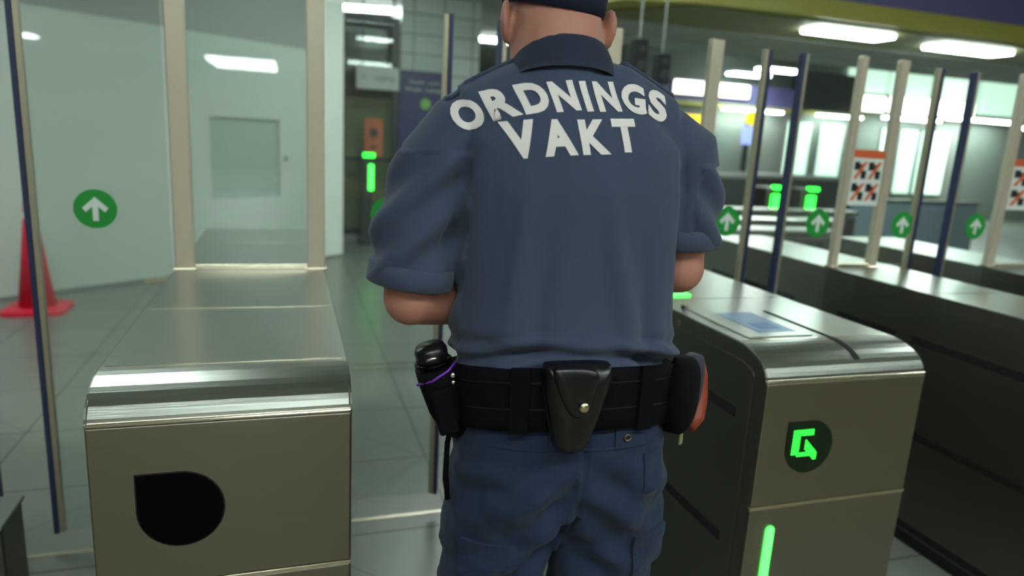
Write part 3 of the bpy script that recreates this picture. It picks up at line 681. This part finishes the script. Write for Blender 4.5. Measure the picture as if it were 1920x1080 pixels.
# collar
bm = B(); n = 40; R0 = []
def colr(k, r, z): 
    a = 2*math.pi*k/n - math.pi/2
    front = (1+math.sin(a))/2
    return Vector((-.043+r*1.02*math.cos(a), -.006+r*.98*math.sin(a)+.012*(z > 1.6), z-(.125*min(front, .5)**1.3+.05*max(0, front-.5))))
prof = [(.087, 1.572), (.089, 1.600), (.086, 1.645), (.082, 1.658), (.079, 1.655), (.080, 1.60)]
rings = [[bm.verts.new(colr(k, r, z)) for k in range(n)] for r, z in prof]
for a, b in zip(rings, rings[1:]):
    for k in range(n): bm.faces.new((a[k], a[(k+1) % n], b[(k+1) % n], b[k]))
obj('collar', bm, M['shirt'], shirt, True)
bm = B(); prof = [(.107, 1.612), (.102, 1.622), (.089, 1.652), (.083, 1.662)]
rings = [[bm.verts.new(colr(k, r, z)) for k in range(n)] for r, z in prof]
for a, b in zip(rings, rings[1:]):
    for k in range(n):
        if abs(k-n/2) > 1.5: bm.faces.new((a[k], a[(k+1) % n], b[(k+1) % n], b[k]))
bmesh.ops.solidify(bm, geom=bm.faces[:], thickness=.003); obj('collar_fold', bm, M['shirt'], shirt, True)
# epaulettes
for s in (-1, 1):
    bm = B(); nseg = 10; W_ = .024; rows_ = []
    for i in range(nseg+1):
        t = i/nseg; x = -.035 + s*(.095+.105*t)
        row = []
        for yy in (-W_, W_):
            h = bvh.ray_cast(Vector((x, yy*.9-.005, 1.8)), Vector((0, 0, -1)))[0]
            z = h.z if h else 1.5
            row.append((x, yy*.9-.005, z))
        rows_.append(row)
    up = [[bm.verts.new((p[0], p[1], p[2]+.006)) for p in r] for r in rows_]; dn = [[bm.verts.new((p[0], p[1], p[2]+.0005)) for p in r] for r in rows_]
    for i in range(nseg):
        bm.faces.new((up[i][0], up[i][1], up[i+1][1], up[i+1][0])); bm.faces.new((dn[i][0], dn[i+1][0], dn[i+1][1], dn[i][1]))
        for j in (0, 1): bm.faces.new((up[i][j], up[i+1][j], dn[i+1][j], dn[i][j]))
    bm.faces.new((up[0][0], up[0][1], dn[0][1], dn[0][0])); bm.faces.new((up[-1][0], up[-1][1], dn[-1][1], dn[-1][0]))
    obj('epaulette', bm, M['shirt'], shirt, True)
# lettering on the back: (char, x, z, width, height, tilt degrees, counter-clockwise positive)
LET = [('O', -.206, 1.529, .047, .049, 24), ('R', -.157, 1.549, .045, .048, 17), ('D', -.109, 1.560, .043, .047, 12), ('N', -.062, 1.565, .040, .047, 8), ('I', -.027, 1.567, .011, .047, 6),
       ('N', .009, 1.569, .040, .047, 4), ('G', .060, 1.569, .045, .048, -3), ('S', .107, 1.562, .038, .049, -12),
       ('V', -.130, 1.496, .052, .057, 8), ('A', -.073, 1.502, .052, .055, 6), ('K', -.016, 1.506, .046, .053, 4), ('T', .036, 1.511, .042, .051, 3)]
for ch, x, z, wd_, ht, tl in LET:
    bm = text_bm(ch, height=ht, width=wd_, bold=.05)
    bmesh.ops.triangulate(bm, faces=bm.faces[:])
    for i in range(-6, 7):
        for co, no in (((i*.006, 0, 0), (1, 0, 0)), ((0, 0, i*.006), (0, 0, 1))):
            bmesh.ops.bisect_plane(bm, geom=bm.verts[:]+bm.edges[:]+bm.faces[:], plane_co=co, plane_no=no)
    bm.transform(Matrix.Translation((x, 0, z)) @ Matrix.Rotation(math.radians(-tl), 4, 'Y') @ Matrix(((1, 0, -.13, 0), (0, 1, 0, 0), (0, 0, 1, 0), (0, 0, 0, 1))))
    for v in bm.verts:
        h, nn, _, _ = bvh.ray_cast(Vector((v.co.x, -.5, v.co.z)), Vector((0, 1, 0)))
        if h is None:
            h, nn, _, _ = bvh.find_nearest(Vector((v.co.x, -.08, v.co.z)))
        if nn.y > 0: nn = -nn
        v.co = h + nn*.0016
    obj('printed_letter', bm, M['shirt_print'], shirt)

# ---- trousers
bm = B()
ring_loft(bm, [(.84, 0, 0, .185, .120), (.90, .0, 0, .206, .138), (.97, 0, 0, .203, .137), (1.03, 0, 0, .196, .130), (1.09, 0, 0, .186, .122)], 36, expo=2.3)
ball(bm, (-.080, -.055, .885), (.098, .088, .12), 20); ball(bm, (.080, -.055, .885), (.098, .088, .12), 20); ball(bm, (0, .0, .83), (.09, .09, .10), 20)
for s, fx, fy in ((-1, -.130, .03), (1, .130, -.04)):
    tube(bm, [(s*.095, 0, .93), (s*.105, 0, .82), (s*.109, fy*.2, .72), (s*.112, fy*.5+.01, .52), (s*.118, fy*.7, .40), (fx, fy-.01, .10)], [(.108, .120), (.108, .116), (.106, .108), (.098, .098), (.090, .090), (.082, .085)], 24)
def tr_fold(p, n):
    x, y, z = p; d = .005*noise.noise(Vector((x*6, y*6, z*5)))
    if z < .98:
        k = min(1, (.98-z)/.06)
        d += k*.0048*math.sin((z*1.0+abs(x)*.75)*62+math.copysign(.8, x))*G2(abs(x)-.06, .10)
        d += k*.003*noise.noise(Vector((x*14, y*10, z*26)))*2
    if z > .80: d -= .004*G2(x-.012, .004)*(y < 0)
    if z < .75: d += .0018*math.sin(z*48+x*25+y*18)
    return d
tbm = fuse(bm, .0055, 5, tr_fold)
for v in tbm.verts: v.co.z -= .030*(1+max(-1, min(1, v.co.y/.137)))*max(0, min(1, (v.co.z-.93)/.08))
tb = BVHTree.FromBMesh(tbm)
trs = obj('trousers', tbm, M['trouser'], G, True)
def on_t(x, z, off=.001):
    h, nn, _, _ = tb.ray_cast(Vector((x, -.5, z)), Vector((0, 1, 0)))
    if h is None: h, nn, _, _ = tb.find_nearest(Vector((x, -.1, z)))
    if nn.y > 0: nn = -nn
    return h+nn*off
def patch(x0, x1, z0, z1, th, nx=6, nz=6):
    b = B(); fr_, bk = [], []
    for j in range(nz+1):
        a, c = [], []
        for i in range(nx+1):
            x, z = x0+(x1-x0)*i/nx, z0+(z1-z0)*j/nz; a.append(b.verts.new(on_t(x, z, th))); c.append(b.verts.new(on_t(x, z, .0)))
        fr_.append(a); bk.append(c)
    for j in range(nz):
        for i in range(nx): b.faces.new((fr_[j][i], fr_[j][i+1], fr_[j+1][i+1], fr_[j+1][i])); b.faces.new((bk[j][i], bk[j+1][i], bk[j+1][i+1], bk[j][i+1]))
    for i in range(nx):
        for j in (0, nz): b.faces.new((fr_[j][i], fr_[j][i+1], bk[j][i+1], bk[j][i]))
    for j in range(nz):
        for i in (0, nx): b.faces.new((fr_[j][i], fr_[j+1][i], bk[j+1][i], bk[j][i]))
    return b
for (x0, x1) in ((-.055, -.02), (.063, .125)): obj('belt_loop', patch(x0, x1, .985, 1.10, .0045), M['trouser'], trs)
obj('waistband', patch(-.15, .165, .983, .988, .0025, 20, 1), M['trouser'], trs)
bm = B(); p = on_t(.083, 1.004, .008); tube(bm, [p+Vector((.0055*math.cos(a), 0, .0055*math.sin(a))) for a in [2*math.pi*k/14 for k in range(15)]], .0018, 8); obj('eyelet', bm, M['brass'], trs, True)
bm = B(); p = on_t(-.037, 1.000, .008); ball(bm, p, (.008, .004, .008), 14); obj('button', bm, M['brass'], trs, True)
obj('hip_pocket_flap', patch(.125, .165, .90, .965, .003), M['trouser'], trs)
obj('cargo_pocket', patch(-.185, -.095, .72, .80, .008), M['trouser'], trs); obj('cargo_pocket', patch(.125, .20, .72, .80, .008), M['trouser'], trs)
# ---- boots
for s, fx, fy in ((-1, -.130, .03), (1, .130, -.04)):
    bm = B(); rz = Matrix.Rotation(s*math.radians(-7), 4, 'Z')
    ring_loft(bm, [(.0, 0, .06, .048, .145), (.03, 0, .06, .050, .147), (.055, 0, .045, .046, .12), (.085, 0, .0, .043, .075), (.12, 0, -.015, .043, .056), (.20, 0, -.018, .046, .055)], 28, expo=2.6)
    bm.transform(Matrix.Translation((fx, fy-.005, 0)) @ rz); bt = obj('boot', bm, M['boot'], G, True)
    bm = B(); ring_loft(bm, [(.0, 0, .06, .052, .150), (.022, 0, .06, .052, .150)], 28, expo=2.6); bm.transform(Matrix.Translation((fx, fy-.005, 0)) @ rz); obj('sole', bm, M['black'], bt)
# ---- duty belt
bm = B(); n = 64
def slump(y): return -.030*(1+max(-1.05, min(1, y/.137)))
def bring(off, z, zo=0): return [bm.verts.new(((.199+off)*math.copysign(abs(math.cos(2*math.pi*k/n))**.88, math.cos(2*math.pi*k/n)), (.137+off)*math.copysign(abs(math.sin(2*math.pi*k/n))**.88, math.sin(2*math.pi*k/n)), z+slump((.137+off)*math.sin(2*math.pi*k/n)))) for k in range(n)]
rg = [bring(.004, 1.022), bring(.011, 1.024), bring(.0125, 1.045), bring(.0125, 1.11), bring(.011, 1.132), bring(.003, 1.134)]
for a, b in zip(rg, rg[1:]+rg[:1]):
    for k in range(n): bm.faces.new((a[k], a[(k+1) % n], b[(k+1) % n], b[k]))
belt = obj('duty_belt', bm, M['belt'], G, True)
for zz in (1.062, 1.108):
    bm = B(); r1 = bring(.0142, zz); r2 = bring(.0142, zz+.003)
    for k in range(n): bm.faces.new((r1[k], r1[(k+1) % n], r2[(k+1) % n], r2[k]))
    obj('stitch_line', bm, M['leather'], belt)
def keeper(x0, x1):
    b = B(); 
    for x in (x0,): pass
    ang = [math.acos(max(-1, min(1, xx/.212))) for xx in (x0, x1)]
    R = []
    for k in range(5):
        a = -(ang[0]+(ang[1]-ang[0])*k/4)
        for o_ in (.012, .019): R.append([b.verts.new(((.199+o_)*math.copysign(abs(math.cos(a))**.88, math.cos(a)), (.137+o_)*math.copysign(abs(math.sin(a))**.88, math.sin(a)), z+slump((.137+o_)*math.sin(a)))) for z in (1.02, 1.136)])
    for k in range(4):
        a0, b0, a1, b1 = R[2*k], R[2*k+1], R[2*k+2], R[2*k+3]
        b.faces.new((b0[0], b0[1], b1[1], b1[0])); b.faces.new((a0[1], b0[1], b1[1], a1[1])); b.faces.new((a0[0], b0[0], b1[0], a1[0]))
    b.faces.new((R[0][0], R[0][1], R[1][1], R[1][0])); b.faces.new((R[8][0], R[8][1], R[9][1], R[9][0])); return b
obj('belt_keeper', keeper(-.115, -.085), M['belt'], belt); obj('belt_keeper', keeper(.085, .115), M['belt'], belt)
# ---- handcuff pouch at the small of the back
def plump(outline, depth, rings=6, flat=.25):
    """cushion with the outline (x, z) at the back and bulging towards -y"""
    b = B(); cx = sum(p[0] for p in outline)/len(outline); cz = sum(p[1] for p in outline)/len(outline); R = []
    for i in range(rings+1):
        t = i/rings; sc = math.cos(t*math.pi/2)**.55 if i < rings else 0; y = -depth*(flat+(1-flat)*math.sin(t*math.pi/2))
        if i == 0: R.append([b.verts.new((p[0], 0, p[1])) for p in outline])
        if i == rings: c = b.verts.new((cx, y, cz)); break
        R.append([b.verts.new((cx+(p[0]-cx)*sc, y, cz+(p[1]-cz)*sc)) for p in outline])
    n_ = len(outline)
    for a, d in zip(R, R[1:]):
        for k in range(n_): b.faces.new((a[k], a[(k+1) % n_], d[(k+1) % n_], d[k]))
    for k in range(n_): b.faces.new((R[-1][k], R[-1][(k+1) % n_], c))
    b.faces.new(R[0][::-1]); return b
def smooth_poly(pts, it=3):
    for _ in range(it):
        q = []
        for i in range(len(pts)):
            a, b = pts[i], pts[(i+1) % len(pts)]
            q += [(a[0]*.75+b[0]*.25, a[1]*.75+b[1]*.25), (a[0]*.25+b[0]*.75, a[1]*.25+b[1]*.75)]
        pts = q
    return pts
TP = Matrix.Translation((-.026, -.150, 1.084)) @ Matrix.Rotation(math.radians(2), 4, 'Y')
ol = smooth_poly([(-.058, .060), (-.052, .066), (.050, .070), (.058, .062), (.054, .02), (.038, -.04), (.026, -.080), (.0, -.092), (-.026, -.080), (-.038, -.04), (-.054, .02)], 2)
bm = plump(ol, .040, 8, .35); bm.transform(TP); pouch = obj('handcuff_pouch', bm, M['leather'], G, True)
ol = smooth_poly([(-.050, .060), (-.046, .068), (.030, .068), (.024, .03), (.018, -.002), (.0, -.020), (-.018, -.008), (-.034, .02)], 2)
bm = plump(ol, .014, 6, .4); bm.transform(TP @ Matrix.Translation((0, -.033, 0))); obj('pouch_flap', bm, M['leather'], pouch, True)
bm = B(); ball(bm, (.004, -.050, .006), (.0085, .0045, .0085), 16); bm.transform(TP); obj('snap_button', bm, M['snap'], pouch, True)
bm = B()
tube(bm, [(x_*1.0, -.010, z_) for x_, z_ in smooth_poly([(-.056, .060), (-.052, .018), (-.037, -.04), (-.025, -.078), (0, -.088), (.026, -.078), (.037, -.04), (.052, .018), (.056, .062)], 1)[1:-2]], .0028, 8)
bm.transform(TP); obj('welt', bm, M['leather'], pouch, True)
# ---- torch holder at the left hip
TL = Matrix.Translation((-.226, -.028, 1.048)) @ Matrix.Rotation(math.radians(-14), 4, 'Y')
bm = B(); ring_loft(bm, [(-.075, .016, 0, .016, .020), (-.06, .012, 0, .026, .030), (-.02, .004, 0, .031, .034), (.03, 0, 0, .033, .036), (.055, 0, 0, .034, .037)], 28, expo=2.8)
bm.transform(TL); hol = obj('torch_holder', bm, M['belt'], G, True)
bm = B(); tube(bm, [(0, 0, .0), (0, 0, .062), (.0, 0, .07), (0, 0, .088), (0, 0, .098)], [.020, .022, .028, .029, .024], 24); bm.transform(TL); tor = obj('torch', bm, M['leather'], G, True)
bm = B(); tube(bm, [(.030*math.cos(a), .030*math.sin(a), .066) for a in [2*math.pi*k/24 for k in range(25)]], .0035, 8); bm.transform(TL); obj('torch_ring', bm, M['black_glass'], tor, True)
bm = B(); tube(bm, [(-.012, -.030, .080), (-.002, -.033, .083), (.010, -.030, .080)], .003, 8); bm.transform(TL); obj('torch_clip', bm, M['chrome'], tor, True)
bm = B(); tube(bm, [(-.036, -.018, .038), (-.01, -.039, .046), (.02, -.036, .056), (.036, -.02, .062)], .0022, 8); bm.transform(TL); obj('retaining_cord', bm, M['purple_cord'], hol, True)
bm = B(); ball(bm, (.026, -.036, .046), (.005, .003, .005), 12); ball(bm, (.024, -.037, .034), (.004, .003, .004), 12); bm.transform(TL); obj('snap', bm, M['chrome'], hol, True)
bm = B(); box(bm, -.018, .016, -.046, -.03, -.055, .03, .005); bm.transform(TL); obj('holder_flap', bm, M['belt'], hol)
bm = B(); tube(bm, [(-.205, -.03, 1.0), (-.212, -.03, .96), (-.213, -.028, .90), (-.208, -.03, .85)], .005, 8); obj('dangling_strap', bm, M['belt'], hol, True)
# ---- gear pouch on the right hip
ol = smooth_poly([(-.045, .065), (.045, .068), (.052, .0), (.040, -.06), (-.01, -.080), (-.045, -.06)], 2)
RP = Matrix.Translation((.196, -.062, 1.060)) @ Matrix.Rotation(math.radians(48), 4, 'Z')
bm = plump(ol, .045, 6, .5); bm.transform(RP); gp = obj('gear_pouch', bm, M['belt'], G, True)
RP2 = Matrix.Translation((.240, -.030, 1.062)) @ Matrix.Rotation(math.radians(35), 4, 'Z')
ol = smooth_poly([(-.024, .062), (.020, .060), (.030, .03), (.027, -.03), (.006, -.060), (-.020, -.062), (-.028, -.03), (-.030, .03)], 2)
bm = plump(ol, .026, 6, .7); bm.transform(RP2); obj('pouch_panel', bm, M['lilac_panel'], gp, True)
bm = B(); tube(bm, [(.030, -.008, .045), (.038, -.012, .01), (.036, -.016, -.03), (.018, -.020, -.066), (-.008, -.020, -.080)], [.007, .011, .013, .016, .013], 12); bm.transform(RP2); obj('orange_tool', bm, M['orange_tool'], gp, True)
bm = B(); box(bm, -.006, .006, -.004, .0, -.125, -.075, .001); bm.transform(RP2); obj('cloth_tag', bm, M['tag'], gp)
